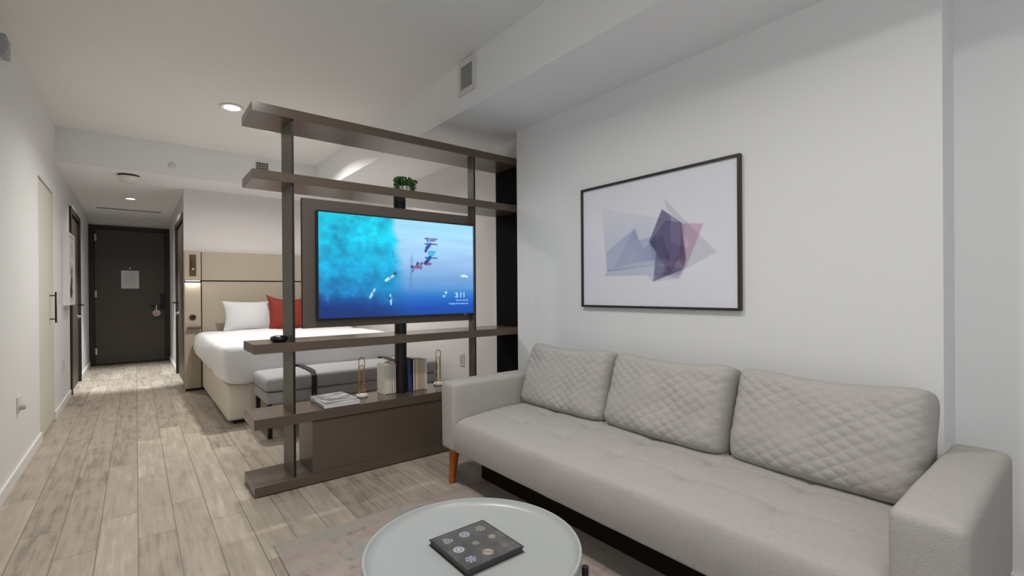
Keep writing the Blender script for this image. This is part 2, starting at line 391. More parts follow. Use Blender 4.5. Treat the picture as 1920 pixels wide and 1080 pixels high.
# left dark door
d = thing('door_2', 'walnut brown door in the left wall of the hall', None, (XL, (LD[0] + LD[1]) / 2, 0), kind='structure')
obj('door_frame', boxes([(XL - .08, XL + .018, LD[0] + .002, LD[0] + .07, 0, LD[2] - .003), (XL - .08, XL + .018, LD[1] - .07, LD[1] - .002, 0, LD[2] - .003), (XL - .08, XL + .018, LD[0] + .07, LD[1] - .07, LD[2] - .07, LD[2] - .003)], .003), M_darkf, d)
box('door_leaf', XL - .05, XL - .008, LD[0] + .073, LD[1] - .073, .01, LD[2] - .073, M_walnut, d)
bm = bmesh.new(); yy = LD[1] - .14; tube(bm, [(XL - .008, yy, .98), (XL + .045, yy, .98), (XL + .05, yy - .03, .98), (XL + .05, yy - .13, .98)], .010, 10)
obj('door_handle', bm, M_black, d, smooth=True)
obj('deadbolt', lathe(bmesh.new(), [(.026, 0), (.026, .012), (.012, .02), (.012, .03)], (XL - .008, yy, .83), 24, 'x'), M_steel, d)
# right dark door
d = thing('door_3', 'dark walnut door in the right wall of the hall beside the headboard', None, (XHR, (RD[0] + RD[1]) / 2, 0), kind='structure')
obj('door_frame', boxes([(XHR - .014, XHR + .08, RD[0] + .002, RD[0] + .06, 0, RD[2] - .003), (XHR - .014, XHR + .08, RD[1] - .07, RD[1] - .002, 0, RD[2] - .003), (XHR - .014, XHR + .08, RD[0] + .06, RD[1] - .07, RD[2] - .07, RD[2] - .003)], .003), M_darkf, d)
box('door_leaf', XHR + .012, XHR + .055, RD[0] + .063, RD[1] - .073, .01, RD[2] - .073, M_walnut, d)
for z in (.25, 1.07, 1.88):
    obj('hinge', lathe(bmesh.new(), [(.009, -.05), (.009, .05)], (XHR + .002, RD[0] + .075, z), 12), M_steel, d, label='silver hinge')
bm = bmesh.new(); yy = RD[1] - .14; tube(bm, [(XHR + .012, yy, .99), (XHR - .045, yy, .99), (XHR - .05, yy - .03, .99), (XHR - .05, yy - .13, .99)], .010, 10)
obj('door_handle', bm, M_black, d, smooth=True)
obj('deadbolt', lathe(bmesh.new(), [(.026, 0), (.026, -.012), (.012, -.02), (.012, -.03)], (XHR + .012, yy, .84), 24, 'x'), M_steel, d)
# closet door
d = thing('door_4', 'flush cream closet door in the left wall', None, (XL, (CD[0] + CD[1]) / 2, 0), kind='structure')
box('door_leaf', XL - .045, XL - .002, CD[0] + .006, CD[1] - .006, .012, CD[2] - .022, M_closet, d)
box('backing', XL - .095, XL - .05, CD[0] + .002, CD[1] - .002, .0, CD[2] - .002, M_black, d)
bm = bmesh.new(); tube(bm, [(XL + .036, 5.56, .87), (XL + .036, 5.56, 1.13)], .007, 10); tube(bm, [(XL - .002, 5.56, .90), (XL + .036, 5.56, .90)], .005, 8); tube(bm, [(XL - .002, 5.56, 1.10), (XL + .036, 5.56, 1.10)], .005, 8)
obj('pull_handle', bm, M_black, d, label='black bar pull', smooth=True)

# ceiling fixtures ------------------------------------------------------
def downlight(x, y, z, power, r=.072, label='', group=None):
    t = thing('ceiling_downlight', label, 'ceiling light', (x, y, z - .012), group)
    obj('trim_ring', lathe(bmesh.new(), [(r + .002, 0), (r + .018, 0), (r + .020, -.008), (r + .006, -.011), (r + .002, -.006)], (x, y, z), 48), M_white, t, smooth=True, autos=40)
    obj('lens', lathe(bmesh.new(), [(r, -.001), (r, -.005), (r * .7, -.007), (.0001, -.008)], (x, y, z), 48), M_lamp, t, smooth=True)
    area('downlight_lamp', (x, y, z - .02), (0, 0, 0), 2 * r, 2 * r, power, WARM, 'DISK', spread=math.radians(150))
downlight(*DOWN[0], label='round recessed ceiling light above the top shelf of the divider')
downlight(*DOWN[1], label='round recessed ceiling light above the coffee table')
downlight(*DOWN[2], label='round recessed ceiling light above the near end of the rug', group=None)
downlight(*DOWN[4], label='added round ceiling light over the bed, unseen behind the top shelf of the divider')  # added to brighten the bedroom, placed where the top shelf hides it
downlight(*DOWN[3], r=.05, label='small round recessed light in the lowered hall ceiling')
sx, sy = -.05, 6.16
sl = bpy.data.lights.new('hall_beam', 'SPOT'); sl.energy = 300; sl.spot_size = math.radians(62); sl.spot_blend = .55; sl.shadow_soft_size = .045; sl.color = (.93, .98, 1)
so = bpy.data.objects.new('hall_beam', sl); COL.objects.link(so); so.location = (-.045, 7.62, 2.295); so.rotation_euler = (math.radians(12), 0, 0)
t = thing('smoke_detector', 'round white smoke detector on the hall ceiling', 'smoke detector', (sx, sy, ZB - .06))
obj('mount_ring', lathe(bmesh.new(), [(.086, -.001), (.086, -.012), (.07, -.014)], (sx, sy, ZB), 48), M_black, t)
obj('body', lathe(bmesh.new(), [(.06, -.015), (.090, -.018), (.092, -.034), (.078, -.060), (.050, -.078), (.0001, -.08)], (sx, sy, ZB), 48), M_white, t, smooth=True, autos=35)
obj('wall_sensor', lathe(bmesh.new(), [(.034, 0), (.034, -.006), (.02, -.012), (.016, -.022), (.0001, -.024)], (.296, YB, 2.419), 32, 'y'), M_white, label='small round white sensor on the bulkhead above the hall', cat='sensor', smooth=True, autos=30)
box('slot_diffuser', -.42, .30, 8.66, 8.70, ZB - .006, ZB - .0005, mat('slot_grey', '5b5a55', .6), None, .001, label='thin linear air slot across the hall ceiling', cat='air vent')
# grille on bulkhead
t = thing('air_grille', 'small dark ventilation grille on the bulkhead behind the divider', 'air vent', (1.13, YB, 2.45))
box('backing', 1.067, 1.193, YB - .006, YB - .0005, 2.45, 2.59, M_black, t, .0005)
bm = bmesh.new()
for k in range(8): x = 1.07 + k * .017; bx(bm, x, x + .004, YB - .010, YB - .006, 2.452, 2.588)
for k in range(6): z = 2.455 + k * .026; bx(bm, 1.067, 1.193, YB - .012, YB - .010, z, z + .003)
obj('louvre', bm, M_white, t)
# vent on soffit
t = thing('air_vent', 'white louvred air vent on the side of the long soffit', 'air vent', (1.72, 2.61, 2.42))
a0, a1, c0, c1 = 2.512, 2.715, 2.415, 2.635
obj('frame', boxes([(1.708, 1.7195, a0, a0 + .032, c0, c1), (1.708, 1.7195, a1 - .032, a1, c0, c1), (1.708, 1.7195, a0 + .032, a1 - .032, c0, c0 + .034), (1.708, 1.7195, a0 + .032, a1 - .032, c1 - .034, c1)], .002), M_white, t)
box('backing', 1.717, 1.7195, a0 + .032, a1 - .032, c0 + .034, c1 - .034, mat('vent_grey', '6f6f6c', .6), t, 0)
bm = bmesh.new()
for k in range(8):
    y = a0 + .036 + k * .0175; bx(bm, 1.710, 1.717, y, y + .006, c0 + .034, c1 - .034)
obj('louvre', bm, mat('louvre_grey', 'b0b0ac', .5), t)
# left wall devices
t = thing('thermostat', 'small grey thermostat high on the left wall', 'thermostat', (XL, 3.8, 2.42))
box('body', XL + .0005, XL + .03, 3.70, 3.82, 2.41, 2.52, mat('grey_plastic', 'a9abb2', .5), t, .006)
box('display', XL + .03, XL + .032, 3.72, 3.80, 2.44, 2.50, mat('lcd_grey', '8b8d96', .3), t, .001)
t = thing('wall_outlet', 'white wall outlet with a plug low on the near left wall', 'outlet', (XL, 4.15, .38))
box('plate', XL + .0005, XL + .008, 4.10, 4.20, .385, .485, M_white, t, .003)
obj('plug', lathe(bmesh.new(), [(.018, .008), (.018, .030), (.012, .036), (.0001, .037)], (XL, 4.13, .42), 24, 'x'), mat('plug_grey', 'bab9ae', .5), t, smooth=True, autos=40)
t = thing('light_switch', 'small white switch plate on the left wall beside the picture frame', 'switch', (XL, 6.2, 1.05))
box('plate', XL + .0005, XL + .006, 6.15, 6.23, 1.02, 1.14, M_white, t, .002); box('rocker', XL + .006, XL + .010, 6.172, 6.208, 1.05, 1.11, M_base, t, .002)
t = thing('wall_outlet', 'white outlet plate low between the closet and the brown door', 'outlet', (XL, 6.45, .35))
box('plate', XL + .0005, XL + .006, 6.4, 6.48, .34, .46, M_white, t, .002); box('socket', XL + .006, XL + .008, 6.42, 6.46, .36, .44, mat('socket_grey', 'b8b7b2', .5), t, .002)
t = thing('wall_outlet', 'white outlet plate on the bedroom wall right of the books', 'outlet', (2.37, 3.73, .42))
box('plate', 2.362, 2.3695, 3.69, 3.77, .42, .54, M_white, t, .002); box('socket', 2.359, 2.362, 3.71, 3.75, .44, .52, mat('socket_grey', 'b8b7b2', .5), t, .002)
# picture on the left wall
t = thing('framed_print', 'white box-framed black and white print on the hall left wall', 'picture', (XL, 6.85, 1.0))
fy0, fy1, fz0, fz1, fd = 6.46, 7.0, 1.0, 1.735, .052
obj('frame', boxes([(XL + .0005, XL + fd, fy0, fy0 + .02, fz0, fz1), (XL + .0005, XL + fd, fy1 - .02, fy1, fz0, fz1), (XL + .0005, XL + fd, fy0 + .02, fy1 - .02, fz0, fz0 + .02), (XL + .0005, XL + fd, fy0 + .02, fy1 - .02, fz1 - .02, fz1)], .001), M_base, t)
def sil_fn(S, T):
    v = vnoise(S * 4, T * 6, 21, 3); g = np.where((v > .5) & (S > .2) & (S < .85) & (T > .08) & (T < .93), .12, .82)
    return np.stack([g, g, g], -1)
raster('print', (XL + fd - .012, fy1 - .02, fz0 + .02), (0, -(fy1 - fy0 - .04), 0), (0, 0, fz1 - fz0 - .04), 60, 90, sil_fn, M_print, t)

# ------------------------------------------------------------------ divider shelving unit
UY0, UY1 = 2.838, 3.142
UX0, UX1 = .490, 2.358
t = thing('room_divider', 'tall dark brown open shelving divider holding the television', 'shelving unit', (1.4, 3.0, 0))
for z0, z1 in ((.006, .060), (.366, .422), (.775, .827), (1.722, 1.774), (2.083, 2.136)):
    box('shelf', UX0, UX1, UY0, UY1, z0, z1, M_brown, t, .0015, 1)
box('plinth', UX0 + .02, UX1 - .01, UY0 + .01, UY1 - .01, 0, .006, M_black, t, 0)
def dark_edge(o):
    o.data.materials.append(M_black)          # the post's front edge strip is black
    for p in o.data.polygons:
        if p.normal.y < -.9: p.material_index = 1
segs = ((.060, .366), (.422, .775), (.827, 1.722), (1.774, 2.083))
for z0, z1 in segs:
    dark_edge(box('post', .690, .704, 2.856, 3.085, z0, z1, M_postm, t, .001, 1))
for z0, z1 in segs[1:]:
    dark_edge(box('post', 1.925, 1.94, 2.856, 2.935, z0, z1, M_postm, t, .001, 1))
for z0, z1 in segs:
    box('end_panel', 2.335, 2.352, 2.85, UY1 - .003, z0, z1, mat('flat_black', '08080a', .8, spec=.1), t, .001, 1, label='black end panel')
box('cabinet', .790, 2.334, 2.846, 3.136, .060, .362, M_brown, t, .0015, 1)
for z0, z1 in segs[1:3]:
    obj('pole', lathe(bmesh.new(), [(.040, z0), (.040, z1)], (1.413, 3.0, 0), 32), M_black, t, label='round black pole', smooth=True, autos=40)
bp = box('tv_backing_panel', .757, 1.972, 2.905, 2.935, .897, 1.660, M_board, t, .0015, 1)
for z in (1.0, 1.5): box('bracket', 1.38, 1.445, 2.935, 2.965, z, z + .06, M_black, bp, .001, 1)
for z in (2.05,): 
    for y in (2.9, 3.05): obj('screw', lathe(bmesh.new(), [(.005, 0), (.005, .012)], (.702, y, z), 10, 'x'), M_steel, t)

# television
t = thing('television', 'wall-mounted flat television showing an aerial view of turquoise sea', 'television', (1.385, 2.885, .95))
TX0, TX1, TZ0, TZ1, TY = .829, 1.931, .941, 1.590, 2.866
box('casing', TX0, TX1, TY + .001, 2.904, TZ0, TZ1, M_blackg, t, .002, 1)
def lerp(a, b, f): return a + (b - a) * f[..., None]
def ramp(v, stops):
    out = np.zeros(v.shape + (3,)); ps = [s[0] for s in stops]
    for k in range(3): out[..., k] = np.interp(v, ps, [s[1][k] for s in stops])
    return out
def tv_fn(S, T):
    V = 1 - T
    n1 = vnoise(S * 9, V * 6, 1, 5); n2 = vnoise(S * 22 + 3, V * 14, 2, 4)
    left = ramp(V, [(0, (.02, .80, .90)), (.25, (0, .76, .90)), (.5, (0, .63, .82)), (.75, (.02, .50, .74)), (.9, (.0, .30, .60)), (1, (.0, .20, .48))])
    left = left * (1 + ((n1 - .5) * .6 + (n2 - .5) * .55)[..., None] * .95 * np.array([1, 1, .8]) * np.clip(1.3 - S * 1.6, .25, 1)[..., None])
    dk = np.clip((.5 - abs(S - .0)) * 1.1, 0, .45) * np.clip(1.2 - V, .3, 1) * np.clip((n1 - .40) * 2.6, 0, 1) * np.clip(1 - S * 3, .1, 1)
    left = lerp(left, np.array([.02, .42, .62]), dk)
    # darker lower-left deep corner
    corner = np.clip(1 - np.hypot((S - 0) / .55, (V - 1.08) / .32), 0, 1)
    left = lerp(left, np.array([0, .16, .44]), np.clip(corner * 1.8, 0, .85))
    spark = np.clip((n2 - .60) * 6, 0, 1) * np.clip(1 - abs(V - .78 - S * .12) / .10, 0, 1) * np.clip(1 - S / .3, 0, 1)
    left = lerp(left, np.array([.35, .68, .86]), spark * .6)
    # patches
    for (px, py, rx, ry, a) in ((.09, .14, .045, .05, .7), (.22, .19, .03, .025, .4), (.12, .41, .04, .03, .4), (.09, .5, .05, .025, .5), (.27, .33, .02, .04, .25)):
        mm = np.clip(1 - np.hypot((S - px) / rx, (V - py) / ry) + (n2 - .5) * .8, 0, 1) * a
        left = lerp(left, np.array([0, .45, .66]), mm)
    right = ramp(V, [(0, (.62, .86, .98)), (.2, (.66, .85, .98)), (.45, (.60, .76, .93)), (.6, (.47, .66, .86)), (.72, (.33, .58, .82)), (.82, (.10, .42, .76)), (.92, (.03, .31, .70)), (1, (.02, .27, .64))])
    right = right * (1 + (vnoise(S * 3, V * 16, 9, 4) - .5)[..., None] * .12)
    edge = .435 + .05 * (vnoise(V * 9, S * 0 + 1, 4, 4) - .5) - .06 * np.clip(.25 - V, 0, 1) + .10 * np.clip(V - .62, 0, 1)
    f = np.clip((S - edge) / (.05 + .12 * V) + .35, 0, 1); f = f * f * (3 - 2 * f)
    c = lerp(left, np.zeros(3), np.zeros_like(f)) * (1 - f[..., None]) + right * f[..., None]
    # foam line near the edge, dark rope line
    foam = np.clip(1 - abs(S - edge - .0) / .012, 0, 1) * np.clip((vnoise(S * 40, V * 50, 6, 2) - .42) * 4, 0, 1) * ((V > .3) & (V < .62))
    c = lerp(c, np.array([.03, .45, .68]), foam * .6)
    line = np.clip(1 - abs(S - (.552 - .035 * (V - .35))) / .011, 0, 1) * np.clip((V - .33) * 12, 0, 1) * np.clip((.80 - V) * 12, 0, 1)
    c = lerp(c, np.array([.34, .50, .74]), line * .55)
    def P(pts, col, a=1., soft=.006):
        nonlocal c
        asp = 1.7
        m = poly_mask(S * asp, V, [(p[0] * asp, p[1]) for p in pts], soft) * a
        c = lerp(c, np.array(col), m)
    def q(x, y):   # photo crop px (1412x1080 frame) -> screen uv
        u = (x - 78) / 1205.
        top = 142 + (272 - 142) * u; bot = 985 + (938 - 985) * u
        uu = u * 2.76 / (u * 2.76 + (1 - u) * 3.45)   # undo foreshortening
        return (uu, (y - top) / (bot - top))
    def PQ(pts, col, a=1., soft=.006): P([q(*p) for p in pts], col, a, soft)
    # paddle boards
    PQ([(592, 690), (600, 672), (640, 652), (668, 640), (672, 650), (640, 676), (606, 698)], (.72, .90, .97))
    PQ([(664, 632), (674, 622), (684, 626), (678, 642), (668, 646)], (.10, .25, .40)); PQ([(626, 664), (640, 650), (644, 668), (632, 676)], (.2, .4, .55), .7)
    PQ([(470, 820), (484, 788), (510, 750), (524, 748), (520, 766), (496, 812), (478, 830)], (.62, .85, .95)); PQ([(498, 780), (508, 768), (508, 786), (500, 796)], (.1, .3, .5), .8)
    PQ([(630, 800), (640, 786), (650, 830), (648, 876), (638, 880), (632, 850)], (.60, .82, .96)); PQ([(622, 820), (644, 812), (642, 836), (626, 838)], (.08, .2, .4), .85)
    PQ([(1182, 650), (1210, 642), (1244, 656), (1240, 666), (1190, 662)], (.80, .93, .98))
    # rafts of kayaks and swimmers
    dkb = (.12, .20, .45)
    for y in (362, 404, 510):
        PQ([(905, y - 4), (940, y - 4), (944, y + 6), (912, y + 6)], (.20, .34, .50)); PQ([(956, y - 2), (1006, y + 2), (1006, y + 10), (958, y + 8)], (.20, .34, .50))
    PQ([(928, 364), (950, 360), (996, 366), (992, 384), (972, 390), (940, 388)], (.52, .56, .80)); PQ([(952, 372), (990, 366), (988, 380), (960, 386)], (.52, .40, .62), .8)
    PQ([(922, 366), (930, 366), (934, 392), (926, 392)], (.2, .35, .5))
    PQ([(936, 400), (956, 396), (962, 408), (940, 440), (924, 456), (908, 456), (912, 432)], (.20, .32, .62)); PQ([(904, 456), (918, 450), (926, 464), (914, 474)], (.10, .20, .36))
    PQ([(930, 462), (946, 456), (990, 460), (992, 476), (974, 500), (936, 496)], (.28, .70, .88)); PQ([(938, 500), (962, 496), (956, 522), (930, 552), (908, 548), (918, 524)], (.04, .34, .62))
    PQ([(904, 540), (930, 536), (940, 556), (916, 570), (900, 560)], (.30, .16, .40)); PQ([(926, 550), (958, 552), (964, 562), (944, 572), (920, 568)], (.52, .36, .56))
    PQ([(846, 546), (862, 544), (858, 572), (838, 574)], (.12, .26, .42)); PQ([(866, 560), (884, 546), (900, 548), (880, 572)], (.2, .3, .48), .9)
    PQ([(820, 578), (850, 566), (886, 576), (884, 590), (850, 598), (818, 594)], (.60, .34, .50)); PQ([(798, 576), (812, 570), (822, 582), (816, 594), (798, 590)], (.16, .26, .42)); PQ([(812, 600), (822, 598), (818, 620), (810, 624)], (.12, .26, .44)); PQ([(868, 594), (890, 582), (878, 608)], (.3, .42, .6))
    # sun icon
    sx_, sy_ = q(1070, 782)
    c = lerp(c, np.array([.80, .96, .92]), np.clip(1.6 - np.hypot((S - sx_) * 1.7, V - sy_) / .012, 0, 1))
    c = np.clip(c, 0, 1)
    return c
M_screen = vmat('screen_picture', emit=1.0)
scr = raster('screen', (TX0 + .008, TY, TZ0 + .012), (TX1 - TX0 - .016, 0, 0), (0, 0, TZ1 - TZ0 - .020), 420, 246, tv_fn, M_screen, t)
M_txt = mat('screen_text', 'b9d8f8', .5, emit=.95); M_txt2 = mat('screen_text_soft', '8fbcf2', .5, emit=.9)
def text(name, s, x, z, y, size, m, parent, align='LEFT', rot=(PI / 2, 0, 0)):
    cu = bpy.data.curves.new(name + '_curve', 'FONT'); cu.body = s; cu.size = size; cu.align_x = align; cu.extrude = .0004
    tmp = bpy.data.objects.new(name + '_tmp', cu); COL.objects.link(tmp)
    bpy.context.view_layer.update()
    me = bpy.data.meshes.new_from_object(tmp.evaluated_get(bpy.context.evaluated_depsgraph_get()))
    bpy.data.objects.remove(tmp); bpy.data.curves.remove(cu)
    me.name = name; me.materials.clear(); me.materials.append(m)
    me.transform(Matrix.Translation(Vector((x, y, z)) - root_off(parent)) @ Matrix.Rotation(rot[0], 4, 'X'))
    o = bpy.data.objects.new(name, me); COL.objects.link(o); o.parent = parent
    return o
text('clock_text', '3:11', 1.765, 1.066, TY - .001, .052, M_txt, t)
text('weather_text', '88°', 1.665, 1.068, TY - .001, .022, M_txt2, t)
text('caption_text', 'Storm Creek', 1.876, 1.041, TY - .001, .019, M_txt2, t, 'RIGHT')
text('caption_text', 'Google Entertainment', 1.878, 1.018, TY - .001, .018, M_txt2, t, 'RIGHT')
box('badge', 1.84, 1.862, TY - .001, TY + .002, TZ0 + .001, TZ0 + .007, mat('badge_grey', '8a8580', .4), t, 0)

# shelf objects -----------------------------------------------------------
ZS4, ZS3, ZS2 = .4225, .8275, 1.7745
# potted trailing plant
px, py = 1.455, 3.0
t = thing('potted_plant', 'small trailing green plant in a white pot on the second shelf', 'plant', (px, py, ZS2))
obj('pot', lathe(bmesh.new(), [(.026, 0), (.034, .004), (.044, .055), (.040, .055), (.036, .045), (.0001, .045)], (px, py, ZS2), 32), M_white, t, smooth=True, autos=40)
bm = bmesh.new(); rnd = random.Random(3)
M_leaf = mat('leaf_green', '3f6e31', .55, var=.45, vscale=60)
for k in range(80):
    a = rnd.uniform(0, 2 * PI); R = rnd.uniform(.045, .082); H = rnd.uniform(.095, .118); drop = rnd.uniform(.01, .1)
    n = 22
    for i in range(n):
        f = i / (n - 1); r = R * math.sin(min(1, f * 1.35) * PI / 2); z = ZS2 + .05 + (H - .05) * math.sin(min(1, f * 1.7) * PI / 2 * 1.0) - (drop * max(0, f - .45) * 1.6)
        z = max(z, ZS2 + .006)
        x = px + r * math.cos(a + f * .3); y = py + r * math.sin(a + f * .3) * .9
        for s in (-1, 1):
            l = .010; v = Vector((rnd.uniform(-1, 1), rnd.uniform(-1, 1), rnd.uniform(-.3, 1))).normalized() * l; u = v.cross(Vector((rnd.random(), rnd.random(), rnd.random()))).normalized() * l * .45
            c = Vector((x, y, z)); p = [bm.verts.new(c), bm.verts.new(c + v * .5 + u), bm.verts.new(c + v), bm.verts.new(c + v * .5 - u)]
            bm.faces.new(p)
obj('foliage', bm, M_leaf, t)
# small black puck-like device
t = thing('media_player', 'small glossy black rounded device on the middle shelf by the post', 'device', (.640, 2.94, ZS3))
bm = lathe(bmesh.new(), [(.034, 0), (.046, .008), (.050, .020), (.046, .030), (.030, .035), (.0001, .036)], (.636, 2.93, ZS3), 32); 
for v in bm.verts: v.co.x = .636 + (v.co.x - .636) * .95
obj('body', bm, M_blackg, t, smooth=True)
box('reflection_patch', .618, .654, 2.915, 2.945, ZS3 + .0345, ZS3 + .0372, mat('violet_grey', '77707f', .3), t, .001)  # violet-grey patch stands in for the purple reflection on the glossy top
# magazine stack
t = thing('magazine', 'thick grey and white picture book lying flat on the low shelf', 'book', (.96, 3.0, ZS4), group='flat books on the low shelf')
def mag_fn(seed, base):
    base -= .1
    def f(S, T):
        v = vnoise(S * 2.2, T * 5, seed, 5); g = np.clip(base + (v - .5) * 1.3, .30, .86); 
        g = np.where((S < .04) | (S > .97) | (T < .03) | (T > .97), .8, g)
        return np.stack([g * .98, g, g * 1.0], -1)
    return f
box('pages', .858, 1.070, 2.850, 3.128, ZS4 + .002, ZS4 + .020, mat('page_white', 'dcdade', .8, var=.03, vscale=200, stretch=(1, 1, 30)), t, .0005, 1)
box('cover', .856, 1.072, 2.848, 3.130, ZS4 + .020, ZS4 + .0225, M_white, t, .0005, 1)
box('back_cover', .856, 1.072, 2.848, 3.130, ZS4, ZS4 + .002, mat('cover_dark', '3c3836', .5), t, .0005, 1)
raster('cover_picture', (.856, 2.848, ZS4 + .0229), (.216, 0, 0), (0, .282, 0), 60, 80, mag_fn(31, .55), M_print, t)
t = thing('magazine', 'thinner magazine lying askew on top of the grey picture book', 'magazine', (.965, 3.0, ZS4 + .0232))
t.rotation_euler.z = math.radians(4)
o = box('pages', -.100, .100, -.100, .132, 0, .007, MATS['page_white'], t, .0005, 1, local=True)
raster('cover_picture', (-.100, -.100, .0074), (.200, 0, 0), (0, .232, 0), 60, 80, mag_fn(33, .6), M_print, t)
# paper clip sculptures
def clip_sculpture(x, y, label, rot):
    t = thing('paperclip_ornament', label, 'ornament', (0, 0, 0), 'paperclip ornaments on the low shelf')
    obj('base', lathe(bmesh.new(), [(.030, 0), (.036, .004), (.037, .014), (.032, .020), (.0001, .020)], (0, 0, 0), 40), M_marble, t, smooth=True, autos=40)
    pts = []; w = .022; 
    def arc(cx, cz, r, a0, a1, n=14):
        return [(cx + r * math.cos(a0 + (a1 - a0) * i / n), cz + r * math.sin(a0 + (a1 - a0) * i / n)) for i in range(n + 1)]
    path = [(-w, .02), (-w, .10)] + arc(0, .235, w, PI, 0) + [(w, .10), (w, .02)]
    bm = bmesh.new(); tube(bm, [(a, 0, b) for a, b in path], .0030, 8)
    path = [(-w * .58, .05), (-w * .58, .14)] + arc(0, .195, w * .58, PI, 0) + [(w * .58, .14), (w * .58, .05)] + arc(0, .05, w * .58, 0, -PI)[1:]
    tube(bm, [(a, .001, b) for a, b in path], .0026, 8)
    obj('clip', bm, M_gold, t, smooth=True, local=True)
    t.location = (x, y, ZS4); t.rotation_euler.z = rot
    return t
clip_sculpture(1.150, 3.025, 'brass paperclip ornament on a white base beside the flat picture book', .25)
clip_sculpture(1.735, 3.055, 'brass paperclip ornament on a white base beyond the upright books, by the sofa arm', .2)
# upright books
def book(x0, w, y0, dpt, h, cov, page, lean, label, group):
    t = thing('book', label, 'book', (0, 0, 0), group)
    c = mat('cover_' + cov, cov, .6); p = mat('pages_' + page, page, .85, var=.05, vscale=300, stretch=(20, 1, 1))
    k = .0022
    bm = boxes([(0, k, 0, dpt, 0, h), (w - k, w, 0, dpt, 0, h), (k, w - k, dpt - k, dpt, 0, h)])
    obj('cover', bm, c, t, local=True)
    obj('pages', boxes([(k, w - k, .004, dpt - k, .003, h - .004)]), p, t, local=True)
    t.location = (x0, y0, ZS4); t.rotation_euler = (0, lean, 0)
    return t
G1 = 'books left of the round pole'; G2 = 'books right of the round pole'
L1 = [(1.292, .030, .205, 'e0dccf', 'd6d0c3', 'leftmost upright book of the group left of the pole, cream and thick'),
      (1.324, .022, .203, 'd5d8cc', 'c4c6ba', 'second upright book left of the pole, pale greenish cover'),
      (1.3485, .018, .208, '8d857a', 'd8cfc2', 'slim upright book with pale pages third from the left'),
      (1.3670, .0025, 0, '', '', '')]
x = 1.290
for i, (w, h, cv, pg, lb) in enumerate([(.030, .196, 'e2ddd2', 'd9d3c8', 'thick cream upright book, the one nearest the brass ornament and flat books'),
                                       (.023, .194, 'd9dacf', 'cfcdc0', 'pale greenish upright book right of the thick cream one'),
                                       (.018, .203, 'a89f93', 'ddd4c9', 'slim upright book with light pages, second from the pole'),
                                       (.026, .207, '6f6459', 'd9c4ae', 'upright book with tan pages touching the round pole')]):
    book(x, w, 2.985 + .004 * (i % 2), .125, h, cv, pg, 0, lb, G1); x += w + .0006
x0 = 1.462
book(x0 - .004, .030, 2.98, .13, .222, '25305f', '3b4472', -.05, 'dark blue upright book leaning by the round pole', G2)
x = x0 + .0285
for i, (w, h, cv, pg, lb) in enumerate([(.018, .218, '3b3431', 'dcd0d4', 'book with pinkish white pages next to the blue book'),
                                       (.026, .220, 'c9b89c', 'd8c5a6', 'beige upright book, third from the round pole'),
                                       (.022, .216, 'cfae90', 'c8a888', 'tan upright book, middle of the group right of the pole'),
                                       (.024, .212, 'c3c0ae', 'bab8a8', 'grey-green upright book beside the tan one'),
                                       (.016, .213, 'dfdfd6', 'd2d0c6', 'slim white upright book at the right end of the group')]):
    book(x, w, 2.975 + .003 * (i % 2), .125, h, cv, pg, 0, lb, G2); x += w + .0006
book(x + .001, .016, 3.015, .10, .175, '55585a', '4d5052', 0, 'short dark grey book behind the right end of the row', G2)

# ------------------------------------------------------------------ bed
BX0, BX1, BY0, BY1 = .592, 2.13, 4.565, 6.46
t = thing('bed', 'large bed with beige upholstered base and white bedding', 'bed', (1.36, 5.5, 0))
def puff_box(x0, x1, y0, y1, z0, z1, bev, seg=5, cuts=24, amp=.0, sc=3., seed=0, bulge=0., hem=None):
    bm = bmesh.new(); bx(bm, x0, x1, y0, y1, z0, z1, bev, seg)
    bmesh.ops.triangulate(bm, faces=[f for f in bm.faces if len(f.verts) > 4])
    L = [e for e in bm.edges if e.calc_length() > .08]
    for _ in range(5):
        L = [e for e in bm.edges if e.calc_length() > .05]
        if not L: break
        bmesh.ops.subdivide_edges(bm, edges=L, cuts=1, use_grid_fill=True)
    cx, cy, cz = (x0 + x1) / 2, (y0 + y1) / 2, (z0 + z1) / 2
    bm.normal_update()
    for v in bm.verts:
        n = v.normal.copy(); p = v.co
        d = noise.noise(Vector((p.x * sc + seed, p.y * sc, p.z * sc))) * amp + noise.noise(Vector((p.x * sc * 2.7 + seed, p.y * sc * 2.7, p.z * sc * 2.7))) * amp * .4
        if bulge:
            ux = 1 - abs((p.x - cx) / (x1 - x0) * 2) ** 4; uy = 1 - abs((p.y - cy) / (y1 - y0) * 2) ** 4; uz = 1 - abs((p.z - cz) / (z1 - z0) * 2) ** 2
            d += bulge * max(0, (ux if abs(n.x) < .5 else 1)) * max(0, (uy if abs(n.y) < .5 else 1)) * max(0, (uz if abs(n.z) < .5 else 1))
        v.co = p + n * d
        if hem: hem(v, n)
    return bm
obj('bed_base', puff_box(BX0, BX1, BY0, BY1, .035, .335, .018, 3, amp=.002), M_fabs, t, smooth=True, autos=50)
obj('foot_block', boxes([(BX0 + .05, BX1 - .05, BY0 + .04, BY1 - .05, 0, .036)]), M_black, t)
